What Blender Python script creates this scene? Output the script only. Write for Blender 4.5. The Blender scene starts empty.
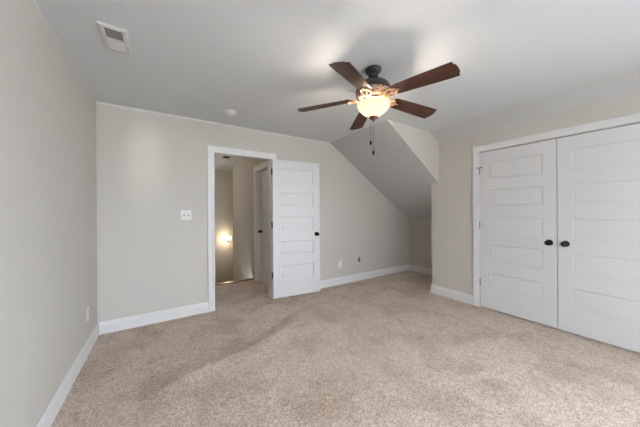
import bpy, bmesh, math, random
from mathutils import Vector, Matrix

random.seed(4)
S = bpy.context.scene
COL = S.collection

# ------------------------------------------------------------------ camera
YAW, ROLL, FPX, EYE = 0.5683, -0.006, 244.6434, 1.3019
fwd = Vector((math.sin(YAW), math.cos(YAW), 0))
rgt0 = Vector((math.cos(YAW), -math.sin(YAW), 0))
up0 = Vector((0, 0, 1))
rgt = math.cos(ROLL) * rgt0 + math.sin(ROLL) * up0
upv = -math.sin(ROLL) * rgt0 + math.cos(ROLL) * up0
cd = bpy.data.cameras.new('camera')
cd.sensor_fit = 'HORIZONTAL'
cd.sensor_width = 36
cd.lens = FPX / 640 * 36
cd.shift_y = -2.5 / 640
cd.clip_start = 0.02
cam = bpy.data.objects.new('camera', cd)
COL.objects.link(cam)
M4 = Matrix((rgt, upv, -fwd)).transposed().to_4x4()
M4.translation = Vector((0, 0, EYE))
cam.matrix_world = M4
S.camera = cam

# ------------------------------------------------------------------ world, exposure
W = bpy.data.worlds.new('overcast_sky')
S.world = W
W.use_nodes = True
bg = W.node_tree.nodes['Background']
# bright overcast sky over sunlit pale ground
wn = W.node_tree
wtc = wn.nodes.new('ShaderNodeTexCoord')
wsep = wn.nodes.new('ShaderNodeSeparateXYZ')
wr = wn.nodes.new('ShaderNodeValToRGB')
wmr = wn.nodes.new('ShaderNodeMapRange')
wmr.inputs['From Min'].default_value = -1
wn.links.new(wtc.outputs['Generated'], wsep.inputs[0])
wn.links.new(wsep.outputs['Z'], wmr.inputs['Value'])
wn.links.new(wmr.outputs[0], wr.inputs[0])
wr.color_ramp.elements[0].position = 0.48
wr.color_ramp.elements[0].color = (0.45, 0.50, 0.545, 1)
wr.color_ramp.elements[1].position = 0.52
wr.color_ramp.elements[1].color = (0.69, 0.785, 0.90, 1)
wn.links.new(wr.outputs[0], bg.inputs[0])
bg.inputs[1].default_value = 54.0
S.view_settings.view_transform = 'Standard'
S.view_settings.look = 'None'
S.view_settings.gamma = 1
S.view_settings.use_curve_mapping = False
S.view_settings.exposure = 0.0
LAMP_W = 30.0          # bulbs in the fan's bowl
HALL_FILL_W = 11.0          # unseen flush lamp over the stairs, added to brighten the hall
SCONCE_W = 9.0         # lamp at the foot of the stairs
S.cycles.max_bounces = 14
S.cycles.diffuse_bounces = 9
S.cycles.sample_clamp_indirect = 6

# spot added outside the rear window, as reflected sun on the door wall
gl = bpy.data.lights.new('sun_patch_spot', 'SPOT')
gl.energy = 1100.0
gl.color = (1.0, 0.98, 0.94)
gl.spot_size = math.radians(5.2)
gl.spot_blend = 0.45
gl.shadow_soft_size = 0.03
go = bpy.data.objects.new('sun_patch_spot', gl)
COL.objects.link(go)
g0, g1 = Vector((0.66, -8.0, 1.30)), Vector((-0.18, 3.47, 1.82))
go.location = g0
go.rotation_euler = (g1 - g0).to_track_quat('-Z', 'Y').to_euler()
go.scale = (0.42, 1, 1)

# ------------------------------------------------------------------ main measures (metres)
XL, XR, XK = -0.6005, 3.5764, 4.5017      # left wall, closet wall, knee wall
YB, YR = 3.4692, -4.60                    # door wall, window wall
H = 2.4795
HX, HY1, HY2, HYF, HH = 1.444, 4.645, 6.27, 7.20, 2.45   # stair hall
YC, YE = 2.1948, 2.3169                   # cheek above the alcove, end of closet wall
WSIDE, WZ0, WZ1 = (-4.30, -1.70), 0.55, 2.20
WLEFT = (-3.10, -2.35)
XS, ZK = 2.435, 1.1138                    # alcove slope: start at ceiling, top of knee wall
XS2, ZR = 3.3777, 2.3373                  # small slope over the closet

# ------------------------------------------------------------------ materials
def mat(name):
    m = bpy.data.materials.new(name)
    m.use_nodes = True
    nt = m.node_tree
    b = nt.nodes['Principled BSDF']
    return m, nt, b

def srgb(r, g, b):
    def f(c):
        c /= 255
        return c / 12.92 if c <= 0.04045 else ((c + 0.055) / 1.055) ** 2.4
    return (f(r), f(g), f(b), 1)

def add_bump(nt, b, scale, strength, dist=0.002, detail=3):
    tc = nt.nodes.new('ShaderNodeTexCoord')
    n = nt.nodes.new('ShaderNodeTexNoise')
    n.inputs['Scale'].default_value = scale
    n.inputs['Detail'].default_value = detail
    nt.links.new(tc.outputs['Object'], n.inputs['Vector'])
    bp = nt.nodes.new('ShaderNodeBump')
    bp.inputs['Strength'].default_value = strength
    bp.inputs['Distance'].default_value = dist
    nt.links.new(n.outputs['Fac'], bp.inputs['Height'])
    nt.links.new(bp.outputs['Normal'], b.inputs['Normal'])
    return tc, n

def paint(name, col, rough=0.55, scale=140, strength=0.12, spec=0.4, vary=0.0):
    m, nt, b = mat(name)
    b.inputs['Base Color'].default_value = col
    b.inputs['Roughness'].default_value = rough
    b.inputs['Specular IOR Level'].default_value = spec
    tc, n = add_bump(nt, b, scale, strength)
    if vary:
        n2 = nt.nodes.new('ShaderNodeTexNoise')
        n2.inputs['Scale'].default_value = 1.3
        n2.inputs['Detail'].default_value = 4
        nt.links.new(tc.outputs['Object'], n2.inputs['Vector'])
        mx = nt.nodes.new('ShaderNodeMix')
        mx.data_type = 'RGBA'
        mx.inputs[6].default_value = [c * (1 - vary) for c in col[:3]] + [1]
        mx.inputs[7].default_value = [min(1, c * (1 + vary)) for c in col[:3]] + [1]
        nt.links.new(n2.outputs['Fac'], mx.inputs[0])
        nt.links.new(mx.outputs[2], b.inputs['Base Color'])
    return m

M_WALL = paint('greige_wall_paint', (0.585, 0.554, 0.510, 1), 0.6, 160, 0.10, 0.3, 0.015)
M_CEIL = paint('ceiling_paint', (0.785, 0.83, 0.865, 1), 0.8, 120, 0.12, 0.2, 0.01)
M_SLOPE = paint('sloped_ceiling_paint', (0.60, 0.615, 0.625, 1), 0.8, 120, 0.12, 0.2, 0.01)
M_TRIM = paint('white_trim_paint', (0.745, 0.74, 0.735, 1), 0.38, 60, 0.04, 0.45)
M_DOOR = paint('white_door_paint', (0.705, 0.70, 0.70, 1), 0.42, 45, 0.05, 0.45)
M_PLAST = paint('white_plastic', (0.80, 0.80, 0.785, 1), 0.35, 30, 0.0, 0.5)
M_VENT = paint('off_white_enamel', (0.70, 0.70, 0.69, 1), 0.4, 30, 0.0, 0.4)
M_DETECT = paint('bright_white_plastic', (0.90, 0.90, 0.89, 1), 0.3, 30, 0.0, 0.5)
M_HALL = paint('hall_wall_paint', (0.56, 0.525, 0.475, 1), 0.6, 160, 0.10, 0.3, 0.015)

def simple(name, col, rough, metal=0.0, spec=0.5, bump=None):
    m, nt, b = mat(name)
    b.inputs['Base Color'].default_value = col
    b.inputs['Roughness'].default_value = rough
    b.inputs['Metallic'].default_value = metal
    b.inputs['Specular IOR Level'].default_value = spec
    if bump:
        add_bump(nt, b, *bump)
    return m

M_BLACK = simple('oil_rubbed_black_metal', (0.012, 0.011, 0.010, 1), 0.38, 0.6, 0.5, (90, 0.05))
M_NICKEL = simple('grey_hinge_metal', (0.30, 0.29, 0.28, 1), 0.4, 0.9)
M_BRONZE = simple('dark_bronze', (0.036, 0.029, 0.026, 1), 0.42, 0.5, 0.5, (120, 0.06))
M_DUCT_SHADE = simple('duct_shade_dark', (0.03, 0.03, 0.03, 1), 0.9)
M_BRASS = simple('coax_brass', (0.20, 0.17, 0.13, 1), 0.4, 0.8)
M_SLOT = simple('dark_slot', (0.03, 0.03, 0.03, 1), 0.7)

def lattice_mat():
    """Antique bronze with a cast lattice, gold on the raised pattern."""
    m, nt, b = mat('antique_bronze_lattice')
    tc = nt.nodes.new('ShaderNodeTexCoord')
    v = nt.nodes.new('ShaderNodeTexVoronoi')
    v.inputs['Scale'].default_value = 60
    nt.links.new(tc.outputs['Object'], v.inputs['Vector'])
    r = nt.nodes.new('ShaderNodeValToRGB')
    r.color_ramp.elements[0].position = 0.2
    r.color_ramp.elements[0].color = (0.05, 0.025, 0.015, 1)
    r.color_ramp.elements[1].position = 0.55
    r.color_ramp.elements[1].color = (0.50, 0.31, 0.20, 1)
    nt.links.new(v.outputs['Distance'], r.inputs[0])
    nt.links.new(r.outputs[0], b.inputs['Base Color'])
    b.inputs['Metallic'].default_value = 0.35
    b.inputs['Roughness'].default_value = 0.42
    bp = nt.nodes.new('ShaderNodeBump')
    bp.inputs['Strength'].default_value = 0.6
    bp.inputs['Distance'].default_value = 0.004
    nt.links.new(v.outputs['Distance'], bp.inputs['Height'])
    nt.links.new(bp.outputs['Normal'], b.inputs['Normal'])
    return m
M_LATT = lattice_mat()
M_FINIAL = simple('copper_bronze_finial', (0.17, 0.075, 0.05, 1), 0.4, 0.3)
M_ARM = simple('antique_brass_arm', (0.32, 0.195, 0.115, 1), 0.4, 0.5, 0.5, (110, 0.25))

def wood_mat(name, dark, light, rough=0.4, axis=(4, 60, 60)):
    m, nt, b = mat(name)
    tc = nt.nodes.new('ShaderNodeTexCoord')
    mp = nt.nodes.new('ShaderNodeMapping')
    mp.inputs['Scale'].default_value = axis
    nt.links.new(tc.outputs['Object'], mp.inputs['Vector'])
    n = nt.nodes.new('ShaderNodeTexNoise')
    n.inputs['Scale'].default_value = 1.0
    n.inputs['Detail'].default_value = 6
    n.inputs['Distortion'].default_value = 0.6
    nt.links.new(mp.outputs['Vector'], n.inputs['Vector'])
    r = nt.nodes.new('ShaderNodeValToRGB')
    r.color_ramp.elements[0].position = 0.35
    r.color_ramp.elements[0].color = dark
    r.color_ramp.elements[1].position = 0.68
    r.color_ramp.elements[1].color = light
    nt.links.new(n.outputs['Fac'], r.inputs[0])
    nt.links.new(r.outputs[0], b.inputs['Base Color'])
    b.inputs['Roughness'].default_value = rough
    return m
M_BLADE = wood_mat('dark_walnut_blade', (0.018, 0.007, 0.005, 1), (0.095, 0.031, 0.017, 1), 0.42)
M_NOSE = wood_mat('brown_stair_nosing', (0.13, 0.055, 0.025, 1), (0.28, 0.13, 0.06, 1), 0.25)

def carpet_mat():
    m, nt, b = mat('beige_carpet')
    L = nt.links.new
    tc = nt.nodes.new('ShaderNodeTexCoord')
    def noise(scale, detail=2, rough=0.5, dist=0.0):
        n = nt.nodes.new('ShaderNodeTexNoise')
        n.inputs['Scale'].default_value = scale
        n.inputs['Detail'].default_value = detail
        n.inputs['Roughness'].default_value = rough
        n.inputs['Distortion'].default_value = dist
        L(tc.outputs['Object'], n.inputs['Vector'])
        return n
    def ramp(src, p0, c0, p1, c1):
        r = nt.nodes.new('ShaderNodeValToRGB')
        r.color_ramp.elements[0].position = p0
        r.color_ramp.elements[0].color = c0
        r.color_ramp.elements[1].position = p1
        r.color_ramp.elements[1].color = c1
        L(src, r.inputs[0])
        return r.outputs[0]
    def mult(a, bb, fac=1.0):
        x = nt.nodes.new('ShaderNodeMix')
        x.data_type = 'RGBA'
        x.blend_type = 'MULTIPLY'
        x.inputs[0].default_value = fac
        L(a, x.inputs[6]); L(bb, x.inputs[7])
        return x.outputs[2]
    # flecked tufts
    vo = nt.nodes.new('ShaderNodeTexVoronoi')
    vo.inputs['Scale'].default_value = 150
    L(tc.outputs['Object'], vo.inputs['Vector'])
    sp = nt.nodes.new('ShaderNodeSeparateColor')
    L(vo.outputs['Color'], sp.inputs[0])
    fine = noise(85, 4, 0.7)
    mxf = nt.nodes.new('ShaderNodeMix')
    mxf.data_type = 'FLOAT'
    mxf.inputs[0].default_value = 0.45
    L(sp.outputs[0], mxf.inputs[2]); L(fine.outputs['Fac'], mxf.inputs[3])
    base = ramp(mxf.outputs[0], 0.22, (0.47, 0.36, 0.285, 1), 0.72, (0.86, 0.735, 0.63, 1))
    clump = noise(26, 3, 0.6)
    c2 = ramp(clump.outputs['Fac'], 0.3, (0.86, 0.84, 0.82, 1), 0.60, (1, 1, 1, 1))
    # scuffs and traffic wear of their own shape
    worn = noise(2.6, 5, 0.62, 0.5)
    c3 = ramp(worn.outputs['Fac'], 0.36, (0.80, 0.765, 0.735, 1), 0.54, (1, 1, 1, 1))
    spots = noise(7.5, 4, 0.6, 0.3)
    c4 = ramp(spots.outputs['Fac'], 0.30, (0.80, 0.76, 0.73, 1), 0.42, (1, 1, 1, 1))
    col = mult(mult(mult(base, c2), c3), c4)
    L(col, b.inputs['Base Color'])
    b.inputs['Roughness'].default_value = 0.95
    b.inputs['Specular IOR Level'].default_value = 0.1
    b.inputs['Sheen Weight'].default_value = 0.15
    bp = nt.nodes.new('ShaderNodeBump')
    bp.inputs['Strength'].default_value = 0.75
    bp.inputs['Distance'].default_value = 0.008
    L(mxf.outputs[0], bp.inputs['Height'])
    L(bp.outputs['Normal'], b.inputs['Normal'])
    return m
M_CARPET = carpet_mat()

def bowl_mat():
    """Frosted cream glass: passes the bulbs' light diffusely."""
    m = bpy.data.materials.new('frosted_cream_glass')
    m.use_nodes = True
    nt = m.node_tree
    nt.nodes.clear()
    o = nt.nodes.new('ShaderNodeOutputMaterial')
    tc = nt.nodes.new('ShaderNodeTexCoord')
    n = nt.nodes.new('ShaderNodeTexNoise')
    n.inputs['Scale'].default_value = 14
    n.inputs['Detail'].default_value = 5
    n.inputs['Distortion'].default_value = 1.5
    nt.links.new(tc.outputs['Object'], n.inputs['Vector'])
    r = nt.nodes.new('ShaderNodeValToRGB')
    r.color_ramp.elements[0].color = (0.44, 0.39, 0.32, 1)
    r.color_ramp.elements[1].color = (0.47, 0.44, 0.385, 1)
    nt.links.new(n.outputs['Fac'], r.inputs[0])
    t = nt.nodes.new('ShaderNodeBsdfTranslucent')
    d = nt.nodes.new('ShaderNodeBsdfPrincipled')
    d.inputs['Roughness'].default_value = 0.25
    e = nt.nodes.new('ShaderNodeEmission')
    e.inputs[1].default_value = 0.2
    mx = nt.nodes.new('ShaderNodeMixShader')
    mx.inputs[0].default_value = 0.35
    ad = nt.nodes.new('ShaderNodeAddShader')
    for nd in (t, d, e):
        nt.links.new(r.outputs[0], nd.inputs[0])
    nt.links.new(t.outputs[0], mx.inputs[1]); nt.links.new(d.outputs[0], mx.inputs[2])
    nt.links.new(mx.outputs[0], ad.inputs[0]); nt.links.new(e.outputs[0], ad.inputs[1])
    nt.links.new(ad.outputs[0], o.inputs[0])
    return m
M_BOWL = bowl_mat()

def emit(name, col, strength):
    m = bpy.data.materials.new(name)
    m.use_nodes = True
    nt = m.node_tree
    nt.nodes.clear()
    o = nt.nodes.new('ShaderNodeOutputMaterial')
    e = nt.nodes.new('ShaderNodeEmission')
    e.inputs[0].default_value = col
    e.inputs[1].default_value = strength
    nt.links.new(e.outputs[0], o.inputs[0])
    return m
M_SCONCE = emit('lit_sconce_glass', (1.0, 0.86, 0.58, 1), 6.0)

def glass_mat():
    m = bpy.data.materials.new('window_glass')
    m.use_nodes = True
    nt = m.node_tree
    nt.nodes.clear()
    o = nt.nodes.new('ShaderNodeOutputMaterial')
    t = nt.nodes.new('ShaderNodeBsdfTransparent')
    g = nt.nodes.new('ShaderNodeBsdfGlossy')
    g.inputs['Roughness'].default_value = 0.02
    mx = nt.nodes.new('ShaderNodeMixShader')
    mx.inputs[0].default_value = 0.06
    nt.links.new(t.outputs[0], mx.inputs[1]); nt.links.new(g.outputs[0], mx.inputs[2])
    nt.links.new(mx.outputs[0], o.inputs[0])
    return m
M_GLASS = glass_mat()

# ------------------------------------------------------------------ mesh helpers
def link(name, bm, m, parent=None, smooth=False, loc=None, angle=None):
    bmesh.ops.remove_doubles(bm, verts=bm.verts, dist=1e-6)
    bmesh.ops.recalc_face_normals(bm, faces=bm.faces)
    me = bpy.data.meshes.new(name)
    bm.to_mesh(me)
    bm.free()
    for mm in (m if isinstance(m, (list, tuple)) else [m]):
        me.materials.append(mm)
    if smooth:
        for p in me.polygons:
            p.use_smooth = True
        me.set_sharp_from_angle(angle=math.radians(angle or 40))
    o = bpy.data.objects.new(name, me)
    COL.objects.link(o)
    if parent is not None:
        o.parent = parent
    if loc is not None:
        o.location = loc
    return o

def tag(o, label=None, cat=None, kind=None, group=None):
    if label: o['label'] = label
    if cat: o['category'] = cat
    if kind: o['kind'] = kind
    if group: o['group'] = group
    return o

def empty(name, loc, rotz=0.0):
    o = bpy.data.objects.new(name, None)
    o.empty_display_size = 0.1
    COL.objects.link(o)
    o.location = loc
    o.rotation_euler = (0, 0, rotz)
    return o

def box(bm, x0, x1, y0, y1, z0, z1):
    vs = [bm.verts.new((x, y, z)) for z in (z0, z1) for y in (y0, y1) for x in (x0, x1)]
    for f in ((0, 1, 3, 2), (4, 6, 7, 5), (0, 4, 5, 1), (2, 3, 7, 6), (0, 2, 6, 4), (1, 5, 7, 3)):
        bm.faces.new([vs[i] for i in f])
    return vs

def bevel_box(bm, x0, x1, y0, y1, z0, z1, r=0.002, seg=2):
    t = bmesh.new()
    box(t, x0, x1, y0, y1, z0, z1)
    bmesh.ops.bevel(t, geom=t.edges[:], offset=r, segments=seg, affect='EDGES')
    me = bpy.data.meshes.new('tmp')
    t.to_mesh(me); t.free()
    bm.from_mesh(me)
    bpy.data.meshes.remove(me)

def prism(bm, pts, axis, a, b):
    """Extrude a closed 2-D outline along an axis ('x': pts are (y,z); 'y': (x,z); 'z': (x,y))."""
    def P(p, q):
        return {'x': (q, p[0], p[1]), 'y': (p[0], q, p[1]), 'z': (p[0], p[1], q)}[axis]
    A = [bm.verts.new(P(p, a)) for p in pts]
    B = [bm.verts.new(P(p, b)) for p in pts]
    n = len(pts)
    bm.faces.new(A); bm.faces.new(B[::-1])
    for i in range(n):
        bm.faces.new([A[i], A[(i + 1) % n], B[(i + 1) % n], B[i]])

def lathe(bm, prof, n=40, mx=None):
    """Turn (r, z) pairs about Z; mx places it."""
    rings = []
    for r, z in prof:
        if r < 1e-5:
            rings.append([bm.verts.new((0, 0, z))])
        else:
            rings.append([bm.verts.new((r * math.cos(2 * math.pi * k / n), r * math.sin(2 * math.pi * k / n), z)) for k in range(n)])
    for a, b in zip(rings, rings[1:]):
        for k in range(n):
            k2 = (k + 1) % n
            if len(a) == 1 and len(b) == 1: continue
            if len(a) == 1: bm.faces.new([a[0], b[k], b[k2]])
            elif len(b) == 1: bm.faces.new([a[k], b[0], a[k2]])
            else: bm.faces.new([a[k], b[k], b[k2], a[k2]])
    if mx is not None:
        vs = [v for r in rings for v in r]
        bmesh.ops.transform(bm, matrix=mx, verts=vs)

def tube(bm, pts, r, n=8):
    pts = [Vector(p) for p in pts]
    prev = None
    for i, p in enumerate(pts):
        d = (pts[min(i + 1, len(pts) - 1)] - pts[max(i - 1, 0)]).normalized()
        a = d.orthogonal().normalized() if prev is None else (prev[1] - d * prev[1].dot(d)).normalized()
        b = d.cross(a)
        rr = r[i] if isinstance(r, (list, tuple)) else r
        ring = [bm.verts.new(p + rr * (math.cos(2 * math.pi * k / n) * a + math.sin(2 * math.pi * k / n) * b)) for k in range(n)]
        if prev:
            for k in range(n):
                bm.faces.new([prev[0][k], prev[0][(k + 1) % n], ring[(k + 1) % n], ring[k]])
        else:
            bm.faces.new(ring[::-1])
        prev = (ring, a)
    bm.faces.new(prev[0])

def structure(name, bm, m, label, cat, **k):
    return tag(link(name, bm, m, **k), label, cat, 'structure')

def boxes(*bs):
    bm = bmesh.new()
    for b in bs:
        box(bm, *b)
    return bm

# ------------------------------------------------------------------ room shell
T = 0.12
def floor_mesh():
    """Carpet with the low wrinkles and vacuum ridges seen in the middle of the room."""
    bm = bmesh.new()
    x0, x1, y0, y1 = XL - T, XK + T, YR - T, HY1 - 0.03
    nx, ny = 150, 150
    ridge = [(-0.05, 2.12), (0.25, 2.22), (0.62, 2.27), (1.02, 2.42), (1.30, 2.60)]
    ridge2 = [(1.30, 2.60), (1.66, 2.25), (1.9, 1.85), (2.15, 1.5)]
    def dist(px, py, line):
        best, side = 9, 0
        for (ax, ay), (bx, by) in zip(line, line[1:]):
            t = max(0, min(1, ((px - ax) * (bx - ax) + (py - ay) * (by - ay)) / ((bx - ax) ** 2 + (by - ay) ** 2)))
            qx, qy = ax + t * (bx - ax), ay + t * (by - ay)
            d = math.hypot(px - qx, py - qy)
            if d < best:
                best = d
        return best
    g = []
    for j in range(ny + 1):
        row = []
        for i in range(nx + 1):
            x = x0 + (x1 - x0) * i / nx
            y = y0 + (y1 - y0) * j / ny
            d, d2 = dist(x, y, ridge), dist(x, y, ridge2)
            z = 0.025 * math.exp(-(d / 0.090) ** 2) + 0.009 * math.exp(-(d2 / 0.12) ** 2)
            row.append(bm.verts.new((x, y, z)))
        g.append(row)
    for j in range(ny):
        for i in range(nx):
            bm.faces.new([g[j][i], g[j][i + 1], g[j + 1][i + 1], g[j + 1][i]])
    edge = g[0] + [r[-1] for r in g[1:]] + g[-1][-2::-1] + [r[0] for r in g[-2:0:-1]]
    low = [bm.verts.new((v.co.x, v.co.y, -0.15)) for v in edge]
    n = len(edge)
    for k in range(n):
        bm.faces.new([edge[k], edge[(k + 1) % n], low[(k + 1) % n], low[k]])
    bm.faces.new(low)
    return bm
structure('floor', floor_mesh(), M_CARPET, 'beige cut-pile carpet covering the bedroom floor and landing', 'floor', smooth=True, angle=30)

structure('ceiling', boxes((XL - T, XR + 0.11, YR - T, -0.1, H, H + 0.12), (XL - T, XK + T, -0.1, YB + T, H, H + 0.12)),
          M_CEIL, 'smooth white flat ceiling the fan hangs from', 'ceiling')

structure('wall_left', boxes((XL - T, XL, WLEFT[1], YB + T, -0.02, H), (XL - T, XL, YR - T, WLEFT[0], -0.02, H), (XL - T, XL, WLEFT[0], WLEFT[1], -0.02, WZ0), (XL - T, XL, WLEFT[0], WLEFT[1], WZ1, H)), M_WALL, 'plain greige wall along the left of the room', 'wall')

# doorway wall: opening DX0..DX1, DZ high
DX0, DX1, DZ = 0.566, 1.345, 2.078
structure('wall_back', boxes((XL, DX0 - 0.02, YB, YB + T, -0.02, H), (DX1 + 0.02, XK + T, YB, YB + T, -0.02, H),
                             (DX0 - 0.02, DX1 + 0.02, YB, YB + T, DZ + 0.02, H)), M_WALL,
          'greige wall holding the open doorway and light switch', 'wall')
# closet wall with double-door opening CY0..CY1
CY0, CY1, CZ = 0.085, 1.6105, 2.078
structure('wall_right', boxes((XR, XR + 0.11, CY1 + 0.02, YE, -0.02, H), (XR, XR + 0.11, YR - T, WSIDE[0], -0.02, H), (XR, XR + 0.11, WSIDE[1], CY0 - 0.02, -0.02, H),
                              (XR, XR + 0.11, WSIDE[0], WSIDE[1], -0.02, WZ0), (XR, XR + 0.11, WSIDE[0], WSIDE[1], WZ1, H),
                              (XR, XR + 0.11, CY0 - 0.02, CY1 + 0.02, CZ + 0.02, H)), M_WALL,
          'greige wall around the white double closet doors', 'wall')
structure('wall_closet_end', boxes((XR + 0.11, XK, YE - 0.11, YE, -0.02, H)), M_WALL, 'end wall of the closet facing the alcove', 'wall')
structure('wall_knee', boxes((XK, XK + T, -0.1, YB, -0.02, H), (XR + 0.11, XK, -0.1, 0.0, -0.02, H)), M_WALL, 'short knee wall at the back of the dark alcove', 'wall')

# sloped ceilings
def slope_z(x): return H + (ZK - H) * (x - XS) / (XK - XS)
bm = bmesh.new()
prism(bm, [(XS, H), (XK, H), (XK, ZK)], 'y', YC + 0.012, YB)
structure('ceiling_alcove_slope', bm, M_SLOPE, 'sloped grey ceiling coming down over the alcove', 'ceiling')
bm = bmesh.new()
prism(bm, [(XS, H), (XR + 0.001, H), (XR + 0.001, slope_z(XR))], 'y', YC, YC + 0.012)
structure('wall_cheek', bm, M_WALL, 'triangular greige cheek wall above the alcove opening', 'wall')
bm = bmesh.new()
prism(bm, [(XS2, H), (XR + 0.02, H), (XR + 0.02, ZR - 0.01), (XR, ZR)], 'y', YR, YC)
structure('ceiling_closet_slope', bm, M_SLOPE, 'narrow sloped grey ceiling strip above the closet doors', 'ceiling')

# walls beside and behind the camera, unseen windows added for daylight: (wall axis start, end) of each opening
WREAR = (0.12, 0.66)          # in the rear wall, along x
a, b = WREAR
structure('wall_rear', boxes((XL - T, a, YR - T, YR, -0.02, H), (b, XR + 0.11, YR - T, YR, -0.02, H), (a, b, YR - T, YR, -0.02, WZ0), (a, b, YR - T, YR, WZ1, H)),
          M_WALL, 'greige wall behind the camera with an added window', 'wall')
def window(name, label, loc, rotz, width):
    """Local x along the wall, y into the room, foot of the opening at z=0."""
    w = tag(empty(name, loc, rotz), label, 'window', 'structure')
    hw, hh, D = width / 2, WZ1 - WZ0, 0.11
    bm = boxes((-hw, -hw + 0.04, -D, 0, 0, hh), (hw - 0.04, hw, -D, 0, 0, hh), (-hw + 0.04, hw - 0.04, -D, 0, 0, 0.04),
               (-hw + 0.04, hw - 0.04, -D, 0, hh - 0.04, hh), (-hw + 0.04, hw - 0.04, -0.09, -0.05, hh / 2 - 0.02, hh / 2 + 0.02))
    link('window_frame', bm, M_TRIM, w)
    link('window_pane', boxes((-hw + 0.04, hw - 0.04, -0.073, -0.068, 0.04, hh - 0.04)), M_GLASS, w)
    bm = boxes((-hw - 0.085, -hw, 0, 0.018, -0.02, hh + 0.085), (hw, hw + 0.085, 0, 0.018, -0.02, hh + 0.085), (-hw, hw, 0, 0.018, hh, hh + 0.085),
               (-hw - 0.11, hw + 0.11, 0, 0.05, -0.045, -0.02), (-hw - 0.085, hw + 0.085, 0, 0.016, -0.12, -0.045))
    link('window_casing', bm, M_TRIM, w)
    ld = bpy.data.lights.new('window_portal', 'AREA')
    ld.shape = 'RECTANGLE'
    ld.size, ld.size_y = width, hh
    ld.cycles.is_portal = True
    lo = bpy.data.objects.new('window_portal', ld)
    COL.objects.link(lo)
    lo.parent = w
    lo.location = (0, -D - 0.02, hh / 2)
    lo.rotation_euler = (math.radians(90), 0, math.pi)
window('added_window_1', 'white framed sash window added in the rear wall for daylight', (sum(WREAR) / 2, YR, WZ0), 0, WREAR[1] - WREAR[0])
window('added_window_3', 'white framed sash window added in the left wall behind the camera for daylight', (XL, sum(WLEFT) / 2, WZ0), -math.pi / 2, WLEFT[1] - WLEFT[0])
window('added_window_2', 'white framed sash window added beyond the closet doors for daylight', (XR, sum(WSIDE) / 2, WZ0), math.pi / 2, WSIDE[1] - WSIDE[0])

# ------------------------------------------------------------------ stair hall
structure('wall_hall_right', boxes((HX, HX + T, YB + T, 3.70 - 0.02, -1.45, HH), (HX, HX + T, 4.47 + 0.02, HY2, -1.45, HH),
                                   (HX, HX + T, 3.70 - 0.02, 4.47 + 0.02, 2.06, HH)), M_HALL,
          'taupe hall wall running along the stairs', 'wall')
structure('wall_hall_far', boxes((XL - T, 3.2, HYF, HYF + T, -1.45, HH)), M_HALL, 'taupe wall at the far side of the stairwell', 'wall')
structure('wall_hall_left', boxes((XL - T, XL, YB + T, HYF, -1.45, HH)), M_HALL, 'hall wall on the left of the landing', 'wall')
structure('wall_hall_end', boxes((3.2, 3.2 + T, HY2, HYF + T, -1.45, HH)), M_HALL, 'end wall of the lower stair run', 'wall')
structure('wall_hall_return', boxes((HX + T, 3.2, HY2 - T, HY2, -1.45, HH)), M_HALL, 'inner wall of the lower stair run', 'wall')
structure('wall_light_block', boxes((2.6, 2.6 + T, YB + T, HY2 - T, -0.15, HH)), M_HALL, 'wall added behind the hall door to shut out sky light', 'wall')  # unseen wall, added to keep sky light from leaking around the door
structure('ceiling_hall', boxes((XL - T, 3.2 + T, YB + T, HYF + T, HH, HH + 0.1)), M_CEIL, 'white ceiling over the stair hall', 'ceiling')
bm = bmesh.new()
ystep, zstep = 0.26, 0.185
for k in range(6):
    box(bm, XL, HX, HY1 + k * ystep, HY1 + (k + 1) * ystep, -1.45, -(k + 1) * zstep)
box(bm, XL, 3.2, HY1 + 6 * ystep, HYF, -1.45, -7 * zstep)
structure('floor_stairs', bm, M_CARPET, 'carpeted stairs going down from the landing', 'stairs')
bm = bmesh.new()
prism(bm, [(HY1 - 0.03, -0.03), (HY1 - 0.03, 0.010), (HY1 - 0.022, 0.016), (HY1 + 0.035, 0.016), (HY1 + 0.048, 0.006), (HY1 + 0.048, -0.012), (HY1 + 0.02, -0.03)], 'x', XL, HX - 0.001)
structure('trim_1', bm, M_NOSE, 'brown wooden nosing at the edge of the stair landing', 'stair nosing')

# ------------------------------------------------------------------ baseboards and casings
BBH, BBT = 0.1306, 0.015
def baseboard(name, label, a, b, nrm, m=M_TRIM):
    """Run from a to b on a wall whose face normal (into the room) is nrm."""
    a, b, n = Vector(a), Vector(b), Vector(nrm)
    prof = [(0, -0.004), (BBT, -0.004), (BBT, BBH - 0.042), (BBT - 0.003, BBH - 0.037), (BBT - 0.0055, BBH - 0.028), (BBT - 0.0075, BBH - 0.014), (0.004, BBH), (0, BBH)]
    bm = bmesh.new()
    A = [bm.verts.new((a.x + n.x * t, a.y + n.y * t, z)) for t, z in prof]
    B = [bm.verts.new((b.x + n.x * t, b.y + n.y * t, z)) for t, z in prof]
    bm.faces.new(A); bm.faces.new(B[::-1])
    for i in range(len(prof)):
        j = (i + 1) % len(prof)
        bm.faces.new([A[i], A[j], B[j], B[i]])
    return structure(name, bm, m, label, 'baseboard')
CW = 0.083
baseboard('baseboard_left', 'white baseboard along the left wall', (XL, YR), (XL, YB), (1, 0))
baseboard('baseboard_back', 'white baseboard left of the doorway', (XL + BBT, YB), (DX0 - CW, YB), (0, -1))
baseboard('baseboard_back_alcove', 'white baseboard from the open door into the alcove', (DX1 + CW + 0.006, YB), (XK - BBT, YB), (0, -1))
baseboard('baseboard_knee', 'white baseboard along the alcove knee wall', (XK, YE), (XK, YB), (-1, 0))
baseboard('baseboard_right', 'short white baseboard left of the closet casing', (XR, CY1 + CW + 0.006), (XR, YE + BBT), (-1, 0))
baseboard('baseboard_closet_end', 'white baseboard on the alcove side of the closet', (XR, YE), (XK - BBT, YE), (0, 1))
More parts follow.
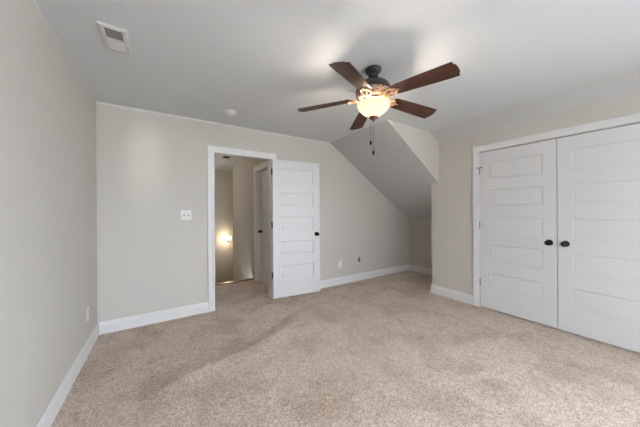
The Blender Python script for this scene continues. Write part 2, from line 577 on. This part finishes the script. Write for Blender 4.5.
baseboard('baseboard_rear', 'white baseboard under the added rear window', (XL + BBT, YR), (XR, YR), (0, 1))
baseboard('baseboard_hall', 'scrap of white baseboard beside the hall door', (HX, 4.47 + 0.09), (HX, HY1 - 0.03), (-1, 0))

def casing(name, label, P, u0, u1, zt, w=CW, top=0.0):
    """Mitred door casing; P(u, depth, z) maps to the wall, depth into the room."""
    prof = [(0, 0), (0, 0.009), (0.006, 0.011), (0.012, 0.0095), (0.05, 0.015), (0.062, 0.018), (w - 0.006, 0.019), (w, 0.016), (w, 0)]
    bm = bmesh.new()
    st = []
    for q in ((lambda o: (u0 - o, 0.0)), (lambda o: (u0 - o, zt + o)), (lambda o: (u1 + o, zt + o)), (lambda o: (u1 + o, 0.0))):
        st.append([bm.verts.new(P(q(o)[0], t, q(o)[1])) for o, t in prof])
    for A, B in zip(st, st[1:]):
        for i in range(len(prof)):
            j = (i + 1) % len(prof)
            bm.faces.new([A[i], A[j], B[j], B[i]])
    bm.faces.new(st[0]); bm.faces.new(st[-1][::-1])
    return structure(name, bm, M_TRIM, label, 'door casing', smooth=True, angle=25)

def jamb(name, label, P, u0, u1, zt, depth):
    bm = bmesh.new()
    for a, b, z0, z1 in ((u0 - 0.02, u0, 0, zt + 0.02), (u1, u1 + 0.02, 0, zt + 0.02), (u0, u1, zt, zt + 0.02)):
        c = [P(u, d, z) for z in (z0, z1) for d in (-depth, 0.0) for u in (a, b)]
        vs = [bm.verts.new(p) for p in c]
        for f in ((0, 1, 3, 2), (4, 6, 7, 5), (0, 4, 5, 1), (2, 3, 7, 6), (0, 2, 6, 4), (1, 5, 7, 3)):
            bm.faces.new([vs[i] for i in f])
    return structure(name, bm, M_TRIM, label, 'door jamb')

PB = lambda u, d, z: (u, YB - d, z)
PBH = lambda u, d, z: (u, YB + T + d, z)
PR = lambda u, d, z: (XR - d, u, z)
PH = lambda u, d, z: (HX - d, u, z)
casing('trim_2', 'white casing around the bedroom doorway', PB, DX0 - 0.004, DX1 + 0.004, DZ + 0.004)
jamb('trim_3', 'white jamb lining the bedroom doorway', PB, DX0, DX1, DZ, T)
casing('trim_4', 'white casing around the bedroom doorway on the hall side', PBH, DX0 - 0.004, DX1 + 0.004, DZ + 0.004)
casing('trim_5', 'white casing around the double closet doors', PR, CY0 - 0.004, CY1 + 0.004, CZ + 0.002)
jamb('trim_6', 'white jamb lining the closet opening', PR, CY0, CY1, CZ, 0.11)
casing('trim_7', 'white casing around the hall door', PH, 3.70 - 0.004, 4.47 + 0.004, 2.044)
jamb('trim_8', 'white jamb lining the hall door', PH, 3.70, 4.47, 2.04, T)

# uneven caulk and paint line where the walls meet the ceiling
def caulk(name, label, a, b, nrm, k=1.0):
    a, b, n = Vector(a), Vector(b), Vector(nrm)
    L = (b - a).length
    N = int(L / 0.03)
    bm = bmesh.new()
    prev = None
    for i in range(N + 1):
        p = a.lerp(b, i / N)
        w = k * (0.006 + 0.004 * random.random() + (0.005 if random.random() < 0.12 else 0))
        h = k * (0.009 + 0.007 * random.random())
        c = [(0, 0), (w, 0), (w * 0.45, -h * 0.45), (0, -h)]
        ring = [bm.verts.new((p.x + n.x * t, p.y + n.y * t, H + z)) for t, z in c]
        if prev:
            for q in range(4):
                bm.faces.new([prev[q], prev[(q + 1) % 4], ring[(q + 1) % 4], ring[q]])
        else:
            bm.faces.new(ring)
        prev = ring
    bm.faces.new(prev[::-1])
    return structure(name, bm, M_PLAST, label, 'caulk line')
caulk('trim_9', 'uneven white caulk line between back wall and ceiling', (XL, YB), (XS, YB), (0, -1), 1.4)
caulk('trim_10', 'uneven white caulk line between left wall and ceiling', (XL, YR), (XL, YB), (1, 0), 0.4)

# ------------------------------------------------------------------ doors
PANELS = [(0.259, 0.465), (0.622, 0.830), (0.986, 1.190), (1.344, 1.553), (1.688, 1.916)]   # above the slab's foot
def slab_mesh(w, h, t, inset=0.112):
    """Moulded five-panel slab, hinge edge at x=0, faces at y=0 and y=t, foot at z=0."""
    bm = bmesh.new()
    xs = [0, inset, w - inset, w]
    zs = [0] + [z for p in PANELS for z in p] + [h]
    # outline, depth: quirk down, flat, then the raised field
    rings = [(0.0, 0.0), (0.004, 0.0045), (0.010, 0.0075), (0.015, 0.0075), (0.030, 0.0025), (0.034, 0.0020)]
    for face in (0, 1):
        def V(x, z, d):
            return bm.verts.new((x, d if face == 0 else t - d, z))
        for i in range(3):
            for j in range(len(zs) - 1):
                x0, x1, z0, z1 = xs[i], xs[i + 1], zs[j], zs[j + 1]
                if i == 1 and j % 2 == 1:
                    prev = None
                    for o, d in rings:
                        c = [V(x0 + o, z0 + o, d), V(x1 - o, z0 + o, d), V(x1 - o, z1 - o, d), V(x0 + o, z1 - o, d)]
                        if prev:
                            for k in range(4):
                                bm.faces.new([prev[k], prev[(k + 1) % 4], c[(k + 1) % 4], c[k]])
                        prev = c
                    bm.faces.new(prev)
                else:
                    bm.faces.new([V(x0, z0, 0), V(x1, z0, 0), V(x1, z1, 0), V(x0, z1, 0)])
    # edges
    for i in range(3):
        for z in (0, h):
            bm.faces.new([bm.verts.new(p) for p in ((xs[i], 0, z), (xs[i + 1], 0, z), (xs[i + 1], t, z), (xs[i], t, z))])
    for j in range(len(zs) - 1):
        for x in (0, w):
            bm.faces.new([bm.verts.new(p) for p in ((x, 0, zs[j]), (x, 0, zs[j + 1]), (x, t, zs[j + 1]), (x, t, zs[j]))])
    return bm

def knob(parent, x, y, z, out):
    """Round black knob on a rosette; out = +1/-1 along local y."""
    mx = Matrix.Translation((x, y, z)) @ Matrix.Rotation(-out * math.pi / 2, 4, 'X')
    bm = bmesh.new()
    lathe(bm, [(0, 0.018), (0.0125, 0.018), (0.011, 0.030), (0.016, 0.036), (0.0245, 0.041), (0.0285, 0.048), (0.0285, 0.055), (0.024, 0.061), (0.014, 0.0645), (0, 0.065)], 28, mx)
    k = link('knob', bm, M_BLACK, parent, smooth=True)
    bm = bmesh.new()
    lathe(bm, [(0, 0.0), (0.0325, 0.0), (0.0325, 0.004), (0.028, 0.009), (0.018, 0.012), (0.0145, 0.020), (0, 0.020)], 28, mx)
    link('rosette', bm, M_BLACK, k, smooth=True)
    return k

def hinge(parent, x, y, z, m, stop=0, hh=0.09, leaf=None):
    bm = bmesh.new()
    r = 0.0065
    for k in range(3):
        lathe(bm, [(0, -hh / 2 + k * hh / 3 + 0.0008), (r, -hh / 2 + k * hh / 3 + 0.0008), (r, -hh / 2 + (k + 1) * hh / 3 - 0.0008), (0, -hh / 2 + (k + 1) * hh / 3 - 0.0008)], 12, Matrix.Translation((x, y, z)))
    lathe(bm, [(0, hh / 2 - 0.002), (0.004, hh / 2 - 0.002), (0.0055, hh / 2 + 0.004), (0, hh / 2 + 0.007)], 12, Matrix.Translation((x, y, z)))
    if leaf:
        box(bm, *leaf, z - hh / 2, z + hh / 2)
    o = link('hinge', bm, m, parent, smooth=True)
    if stop:
        bm = bmesh.new()
        tube(bm, [(x - 0.028, y - 0.006, z + hh / 2 + 0.004), (x - 0.01, y - 0.004, z + hh / 2 + 0.006), (x + 0.01, y - 0.004, z + hh / 2 + 0.006), (x + 0.034, y - 0.012, z + hh / 2 + 0.004)], [0.007, 0.0045, 0.0045, 0.007], 10)
        s = link('hinge_pin_stop', bm, M_BLACK, o)
        s['label'] = 'dark hinge pin door stop'
    return o

# bedroom door, open against the back wall.  local: x along the slab from its hinge edge, y=0 is the face seen
d1 = tag(empty('door_1', (1.338, 3.372, 0.022), -math.atan2(0.0745, 0.762)), 'white five-panel door standing open against the back wall', 'door', 'structure')
link('door_leaf', slab_mesh(0.766, 2.037, 0.035), M_DOOR, d1, smooth=True, angle=20)
knob(d1, 0.703, 0, 0.918, -1)
knob(d1, 0.703, 0.035, 0.918, 1)
for z in (1.858, 1.078, 0.338):
    hinge(d1, -0.004, 0.041, z, M_BRONZE, leaf=(-0.0025, 0.0, 0.004, 0.038))
bm = boxes((0.766, 0.7675, 0.006, 0.029, 0.89, 0.947))
link('latch_plate', bm, M_BLACK, d1)

# closet pair: local x along the wall from the hinge edge, y = into the wall for the left leaf
WD = (CY1 - CY0) / 2 - 0.0060
c1 = tag(empty('door_2', (XR - 0.002, CY1 - 0.003, 0.016), -math.pi / 2), 'left leaf of the white closet doors, hinged by the alcove', 'door', 'structure')
link('door_leaf', slab_mesh(WD, 2.052, 0.035), M_DOOR, c1, smooth=True, angle=20)
knob(c1, WD - 0.062, 0, 0.924, -1)
for k, z in enumerate((1.80, 1.078, 0.325)):
    hinge(c1, -0.006, -0.004, z, M_NICKEL, stop=(k == 0))
# right leaf: same slab, mirrored knob and hinges
c2 = tag(empty('door_3', (XR - 0.002, CY0 + 0.003 + WD, 0.016), -math.pi / 2), 'right leaf of the white closet doors, cut by the photo edge', 'door', 'structure')
link('door_leaf', slab_mesh(WD, 2.052, 0.035), M_DOOR, c2, smooth=True, angle=20)
knob(c2, 0.062, 0, 0.924, -1)
for z in (1.80, 1.078, 0.325):
    hinge(c2, WD + 0.006, -0.004, z, M_NICKEL)

# hall door, closed and set back in its jamb (latch edge toward the stairs)
d4 = tag(empty('door_4', (HX + 0.083, 4.460, 0.014), -math.pi / 2), 'closed white five-panel door seen through the doorway', 'door', 'structure')
link('door_leaf', slab_mesh(0.752, 2.02, 0.035), M_DOOR, d4, smooth=True, angle=20)
knob(d4, 0.062, 0, 0.916, -1)

# ------------------------------------------------------------------ ceiling fan
FX, FY = 1.477, 1.475
fan = tag(empty('ceiling_fan', (FX, FY, H)), 'dark bronze ceiling fan with five walnut blades and lit bowl light', 'ceiling fan')
def zf(z): return (z if z >= 2.395 else EYE + (z - EYE) * 1.0175) - H
def fan_lathe(name, prof, m, parent=fan, n=48, angle=35):
    bm = bmesh.new()
    lathe(bm, [(r, zf(z)) for r, z in prof], n)
    return link(name, bm, m, parent, smooth=True, angle=angle)
fan_lathe('canopy', [(0, H), (0.066, H), (0.068, H - 0.010), (0.064, H - 0.022), (0.052, H - 0.035), (0.036, H - 0.043), (0.028, H - 0.046), (0, H - 0.046)], M_BRONZE)
fan_lathe('downrod', [(0, 2.436), (0.026, 2.436), (0.038, 2.432), (0.041, 2.422), (0.039, 2.408), (0.030, 2.402), (0.018, 2.400), (0.018, 2.352), (0, 2.352)], M_BRONZE)
fan_lathe('motor_housing', [(0, 2.360), (0.045, 2.359), (0.080, 2.352), (0.108, 2.339), (0.128, 2.320), (0.139, 2.298), (0.141, 2.282), (0.146, 2.279), (0.146, 2.273), (0.138, 2.270), (0, 2.270)], M_BRONZE)
fan_lathe('lattice_band', [(0, 2.270), (0.137, 2.270), (0.142, 2.266), (0.144, 2.250), (0.140, 2.234), (0.126, 2.218), (0.104, 2.208), (0, 2.208)], M_LATT)['label'] = 'cast lattice band in antique bronze'
fan_lathe('rotor_plate', [(0, 2.208), (0.092, 2.208), (0.094, 2.204), (0.094, 2.198), (0.070, 2.194), (0, 2.194)], M_BRONZE)
lf = fan_lathe('light_fitter', [(0, 2.194), (0.052, 2.194), (0.058, 2.188), (0.058, 2.178), (0.046, 2.170), (0.020, 2.166), (0.012, 2.14), (0.008, 2.06), (0, 2.06)], M_BRONZE)
outer = [(0.131, 2.176), (0.1355, 2.172), (0.1355, 2.165), (0.1320, 2.157), (0.1300, 2.148), (0.119, 2.131), (0.101, 2.112), (0.081, 2.095), (0.064, 2.082), (0.050, 2.073), (0.037, 2.067), (0.012, 2.064)]
inner = [(max(0.012, q - 0.0045), z + 0.0035) for q, z in reversed(outer[:-1])]
bowl = fan_lathe('glass_bowl', outer + [(0.012, 2.068)] + inner + [outer[0]], M_BOWL, angle=60)
bowl['label'] = 'frosted cream glass bowl, lit from inside'
fan_lathe('finial', [(0, 2.073), (0.036, 2.071), (0.039, 2.065), (0.034, 2.057), (0.022, 2.050), (0.014, 2.044), (0.010, 2.038), (0.006, 2.032), (0, 2.030)], M_FINIAL, n=28)
# blades
def blade_mesh():
    x0, x1 = 0.190, 0.657
    w0, w1 = 0.058, 0.072
    top = [(x0, w0 * 0.72), (x0 + 0.012, w0 * 0.93), (x0 + 0.03, w0)]
    N = 8
    for i in range(1, N + 1):
        x = x0 + 0.03 + (x1 - 0.075 - x0 - 0.03) * i / N
        top.append((x, w0 + (w1 - w0) * i / N))
    # ogee clipped tip
    top += [(x1 - 0.020, w1), (x1 - 0.014, w1 * 0.93), (x1 - 0.013, w1 * 0.82), (x1 - 0.016, w1 * 0.74), (x1 - 0.013, w1 * 0.66), (x1 - 0.004, w1 * 0.56), (x1 - 0.001, w1 * 0.35), (x1, 0)]
    bot = [(x, -y) for x, y in reversed(top[:-1])]
    out = top + bot
    bm = bmesh.new()
    prism(bm, out, 'z', -0.003, 0.003)
    return bm
def arm_mesh():
    bm = bmesh.new()
    # curved neck from the rotor plate, then a pierced scroll plate under the blade root
    for s in (-1, 1):
        tube(bm, [(0.070, s * 0.012, -0.030), (0.105, s * 0.016, -0.030), (0.130, s * 0.024, -0.024), (0.155, s * 0.036, -0.012), (0.180, s * 0.040, -0.008), (0.205, s * 0.030, -0.009), (0.222, s * 0.010, -0.009)],
             [0.008, 0.0075, 0.0075, 0.007, 0.007, 0.006, 0.005], 8)
    tube(bm, [(0.070, 0, -0.030), (0.11, 0, -0.031), (0.14, 0, -0.022), (0.165, 0, -0.010), (0.25, 0, -0.008)], [0.010, 0.009, 0.009, 0.008, 0.004], 8)
    prism(bm, [(0.168, -0.024), (0.19, -0.030), (0.212, -0.016), (0.236, 0), (0.212, 0.016), (0.19, 0.030), (0.168, 0.024), (0.180, 0)], 'z', -0.0085, -0.0035)
    for px, py in ((0.188, -0.020), (0.188, 0.020), (0.220, 0)):
        lathe(bm, [(0, -0.0125), (0.004, -0.0115), (0.0055, -0.0085), (0, -0.0085)], 10, Matrix.Translation((px, py, 0)))
    return bm
PHASE, PITCH, ZBL = 62.3, -12.0, 2.235
b_me = a_me = None
for k in range(5):
    R = Matrix.Rotation(math.radians(PHASE + 72 * k), 4, 'Z')
    loc = Matrix.Translation((0, 0, zf(ZBL)))
    pitch = Matrix.Rotation(math.radians(4.6), 4, 'Y') @ Matrix.Rotation(math.radians(PITCH), 4, 'X')
    if k == 0:
        bo = link('blade', blade_mesh(), M_BLADE, fan)
        ao = link('blade_arm', arm_mesh(), M_ARM, fan, smooth=True)
        ao['label'] = 'scrolled antique brass blade arm'
    else:
        bo, ao = bo.copy(), ao.copy()
        COL.objects.link(bo); COL.objects.link(ao)
    bo.matrix_local = loc @ R @ pitch
    ao.matrix_local = loc @ R @ pitch
# pull chains
for x, y, zend in ((-0.034, 0.0, 1.835), (-0.010, -0.004, 1.756)):
    bm = bmesh.new()
    tube(bm, [(x * 0.4, y, zf(2.050)), (x * 0.8, y, zf(2.036)), (x, y, zf(2.02)), (x, y, zf(zend + 0.03))], 0.0013, 6)
    z = 2.02
    while z > zend + 0.035:
        lathe(bm, [(0, zf(z) + 0.0022), (0.0022, zf(z)), (0, zf(z) - 0.0022)], 6, Matrix.Translation((x, y, 0)))
        z -= 0.0075
    ch = link('pull_chain', bm, M_BRASS, fan)
    bm = bmesh.new()
    lathe(bm, [(0, zf(zend + 0.036)), (0.004, zf(zend + 0.035)), (0.0075, zf(zend + 0.027)), (0.0085, zf(zend + 0.012)), (0.007, zf(zend + 0.002)), (0, zf(zend))], 14, Matrix.Translation((x, y, 0)))
    link('chain_fob', bm, M_BLACK, ch, smooth=True)
for s in (-1, 1):
    ld = bpy.data.lights.new('bulb_light', 'POINT')
    ld.energy = LAMP_W / 2
    ld.color = (1.0, 0.83, 0.67)
    ld.shadow_soft_size = 0.028
    lo = bpy.data.objects.new('bulb_light', ld)
    COL.objects.link(lo)
    lo.parent = fan
    lo.location = (s * 0.045, s * -0.02, zf(2.150))

# ------------------------------------------------------------------ small fittings
# two-way ceiling register: long side along y
vx, vy = -0.270, 2.150
vent = tag(empty('ceiling_vent', (vx, vy, H)), 'white two-way air vent in the ceiling near the left wall', 'air vent')
VW, VL = 0.075, 0.147           # half sizes
bm = bmesh.new()
prof = [(0.0, 0.0), (0.0, -0.004), (0.006, -0.009), (0.026, -0.011), (0.030, -0.008), (0.030, 0.0)]
prev = None
for o, d in prof:
    c = [bm.verts.new((sx * (VW - o), sy * (VL - o), d)) for sx, sy in ((-1, -1), (1, -1), (1, 1), (-1, 1))]
    if prev:
        for k in range(4):
            bm.faces.new([prev[k], prev[(k + 1) % 4], c[(k + 1) % 4], c[k]])
    prev = c
link('vent_frame', bm, M_VENT, vent)
link('duct_shade_sheet', boxes((-VW + 0.029, VW - 0.029, -VL + 0.029, VL - 0.029, -0.0008, -0.0002)), M_DUCT_SHADE, vent)  # flat dark sheet, the shade inside the duct put into its colour
link('divider', boxes((-VW + 0.029, VW - 0.029, -0.004, 0.004, -0.010, -0.001)), M_PLAST, vent)
nlv = 9
for half in (-1, 1):
    for k in range(nlv):
        yc = half * (0.011 + (VL - 0.046) * (k + 0.5) / nlv)
        bm = bmesh.new()
        ang = math.radians(-38) * half
        t = bmesh.new()
        box(t, -VW + 0.029, VW - 0.029, -0.0058, 0.0058, -0.0005, 0.0005)
        bmesh.ops.transform(t, matrix=Matrix.Translation((0, yc, -0.0060)) @ Matrix.Rotation(ang, 4, 'X'), verts=t.verts)
        me = bpy.data.meshes.new('tmp'); t.to_mesh(me); t.free(); bm.from_mesh(me); bpy.data.meshes.remove(me)
        link('louver', bm, M_VENT, vent)

# smoke detector
sd = tag(empty('smoke_detector', (0.667, 2.981, H)), 'round white smoke detector on the ceiling above the doorway', 'smoke detector')
bm = bmesh.new()
lathe(bm, [(0, 0), (0.068, 0), (0.069, -0.008), (0.066, -0.012), (0.058, -0.0125), (0, -0.0125)], 36)
link('mounting_base', bm, M_DETECT, sd, smooth=True)
bm = bmesh.new()
lathe(bm, [(0, -0.0125), (0.060, -0.0125), (0.061, -0.020), (0.057, -0.022), (0.057, -0.026), (0.060, -0.028), (0.055, -0.036), (0.043, -0.044), (0.026, -0.049), (0, -0.051)], 36)
link('cover', bm, M_DETECT, sd, smooth=True)
bm = bmesh.new()
lathe(bm, [(0, -0.0505), (0.008, -0.0505), (0.008, -0.0535), (0, -0.054)], 16)
link('test_button', bm, M_PLAST, sd)

# wall plates: local x along the wall, y out of the wall, z up
def plate_root(name, label, cat, loc, rotz, group=None):
    return tag(empty(name, loc, rotz), label, cat, group=group)
def cover_plate(parent, w, h):
    bm = bmesh.new()
    bevel_box(bm, -w / 2, w / 2, 0, 0.006, -h / 2, h / 2, 0.0025, 2)
    return link('cover_plate', bm, M_PLAST, parent)
sw = plate_root('light_switch', 'white double toggle light switch left of the doorway', 'light switch', (0.236, YB, 1.262), math.pi)
cover_plate(sw, 0.118, 0.118)
for x in (-0.023, 0.023):
    bm = boxes((x - 0.0065, x + 0.0065, 0.0055, 0.0068, -0.013, 0.013))
    link('toggle_slot', bm, M_SLOT, sw)
    bm = bmesh.new()
    prism(bm, [(0.006, -0.005), (0.006, 0.006), (0.018, 0.012), (0.019, 0.006)], 'x', x - 0.0045, x + 0.0045)
    link('toggle', bm, M_PLAST, sw)
def outlet(label, loc, rotz):
    r = plate_root('wall_outlet', label, 'outlet', loc, rotz, None)
    cover_plate(r, 0.072, 0.118)
    for s in (-1, 1):
        bm = bmesh.new()
        bevel_box(bm, -0.0165, 0.0165, 0.005, 0.0085, s * 0.021 - 0.0135, s * 0.021 + 0.0135, 0.0015, 1)
        rc = link('receptacle', bm, M_PLAST, r)
        bm = boxes((-0.0075, -0.0055, 0.008, 0.0088, s * 0.021 - 0.002, s * 0.021 + 0.007), (0.0055, 0.0075, 0.008, 0.0088, s * 0.021 - 0.002, s * 0.021 + 0.007),
                   (-0.002, 0.002, 0.008, 0.0088, s * 0.021 - 0.009, s * 0.021 - 0.005))
        link('slots', bm, M_SLOT, rc)
    return r
outlet('white duplex outlet low on the left wall by the corner', (XL, 3.062, 0.365), -math.pi / 2)
outlet('white duplex outlet on the back wall just right of the open door', (2.632, YB, 0.358), math.pi)
cx = plate_root('cable_plate', 'white cable plate with black connector and white plug, near the alcove', 'cable plate', (3.045, YB, 0.372), math.pi)
cover_plate(cx, 0.072, 0.118)
bm = bmesh.new()
lathe(bm, [(0, 0.006), (0.0075, 0.006), (0.0075, 0.010), (0.005, 0.010), (0.005, 0.018), (0, 0.018)], 12, Matrix.Translation((0, 0, 0.0)) @ Matrix.Rotation(-math.pi / 2, 4, 'X'))
link('coax_jack', bm, M_BRASS, cx)
bm = bmesh.new()
tube(bm, [(0, 0.016, 0), (-0.012, 0.028, -0.006), (-0.020, 0.036, 0.012), (-0.019, 0.036, 0.040), (-0.012, 0.030, 0.062)], 0.0065, 10)
o = link('cable_stub', bm, M_BLACK, cx, smooth=True); o['label'] = 'short black cable stub'
bm = bmesh.new()
bevel_box(bm, -0.040, -0.012, 0.008, 0.036, 0.006, 0.050, 0.004, 2)
o = link('plug', bm, M_PLAST, cx); o['label'] = 'white plug hanging on the plate'

# vent in the hall ceiling
hv = tag(empty('hall_vent', (1.115, 5.40, HH)), 'small dark vent in the hall ceiling seen through the doorway', 'air vent')
bm = boxes((-0.07, 0.07, -0.11, -0.095, -0.01, 0), (-0.07, 0.07, 0.095, 0.11, -0.01, 0), (-0.07, -0.055, -0.095, 0.095, -0.01, 0), (0.055, 0.07, -0.095, 0.095, -0.01, 0))
link('vent_frame', bm, M_NICKEL, hv)
link('duct_shade_sheet', boxes((-0.055, 0.055, -0.095, 0.095, -0.002, -0.0005)), M_DUCT_SHADE, hv)  # dark sheet again, coloured as the shaded opening

# unseen flush lamp added over the stairs to light the hall
hl = tag(empty('hall_fill_lamp', (0.25, 5.80, HH)), 'round flush ceiling lamp added over the stairs to light the hall, out of sight left of the doorway', 'ceiling lamp')
bm = bmesh.new()
lathe(bm, [(0, 0), (0.15, 0), (0.155, -0.012), (0.150, -0.022), (0, -0.022)], 32)
link('lamp_base', bm, M_BRONZE, hl, smooth=True)
bm = bmesh.new()
lathe(bm, [(0.146, -0.022), (0.142, -0.045), (0.115, -0.072), (0.07, -0.090), (0.0, -0.096)], 32)
link('glass_shade', bm, emit('lit_fill_glass', (1.0, 0.86, 0.68, 1), 3.0), hl, smooth=True)
ld = bpy.data.lights.new('hall_fill_light', 'POINT')
ld.energy = HALL_FILL_W
ld.color = (1.0, 0.90, 0.78)
ld.shadow_soft_size = 0.12
lo = bpy.data.objects.new('hall_fill_light', ld)
COL.objects.link(lo)
lo.parent = hl
lo.location = (0, 0, -0.24)

# lamp on the stairwell wall
sc = tag(empty('wall_sconce', (1.525, HYF, 0.505)), 'small glowing lamp on the far stairwell wall', 'wall lamp')
bm = bmesh.new()
lathe(bm, [(0, 0), (0.05, 0), (0.05, 0.012), (0.035, 0.02), (0, 0.02)], 24, Matrix.Rotation(math.pi / 2, 4, 'X'))
link('back_plate', bm, M_BRONZE, sc, smooth=True)
bm = bmesh.new()
tube(bm, [(0, -0.02, 0), (0, -0.07, -0.01), (0, -0.10, 0.01)], 0.009, 8)
link('arm', bm, M_BRONZE, sc)
bm = bmesh.new()
lathe(bm, [(0, -0.005), (0.03, 0.0), (0.055, 0.03), (0.062, 0.07), (0.058, 0.10), (0.03, 0.115), (0, 0.118)], 24, Matrix.Translation((0, -0.10, 0)))
o = link('glass_shade', bm, M_SCONCE, sc, smooth=True); o['label'] = 'lit cream glass shade'
ld = bpy.data.lights.new('sconce_light', 'POINT')
ld.energy = SCONCE_W
ld.color = (1.0, 0.78, 0.5)
ld.shadow_soft_size = 0.06
lo = bpy.data.objects.new('sconce_light', ld)
COL.objects.link(lo)
lo.parent = sc
lo.location = (-0.05, -0.17, 0.05)
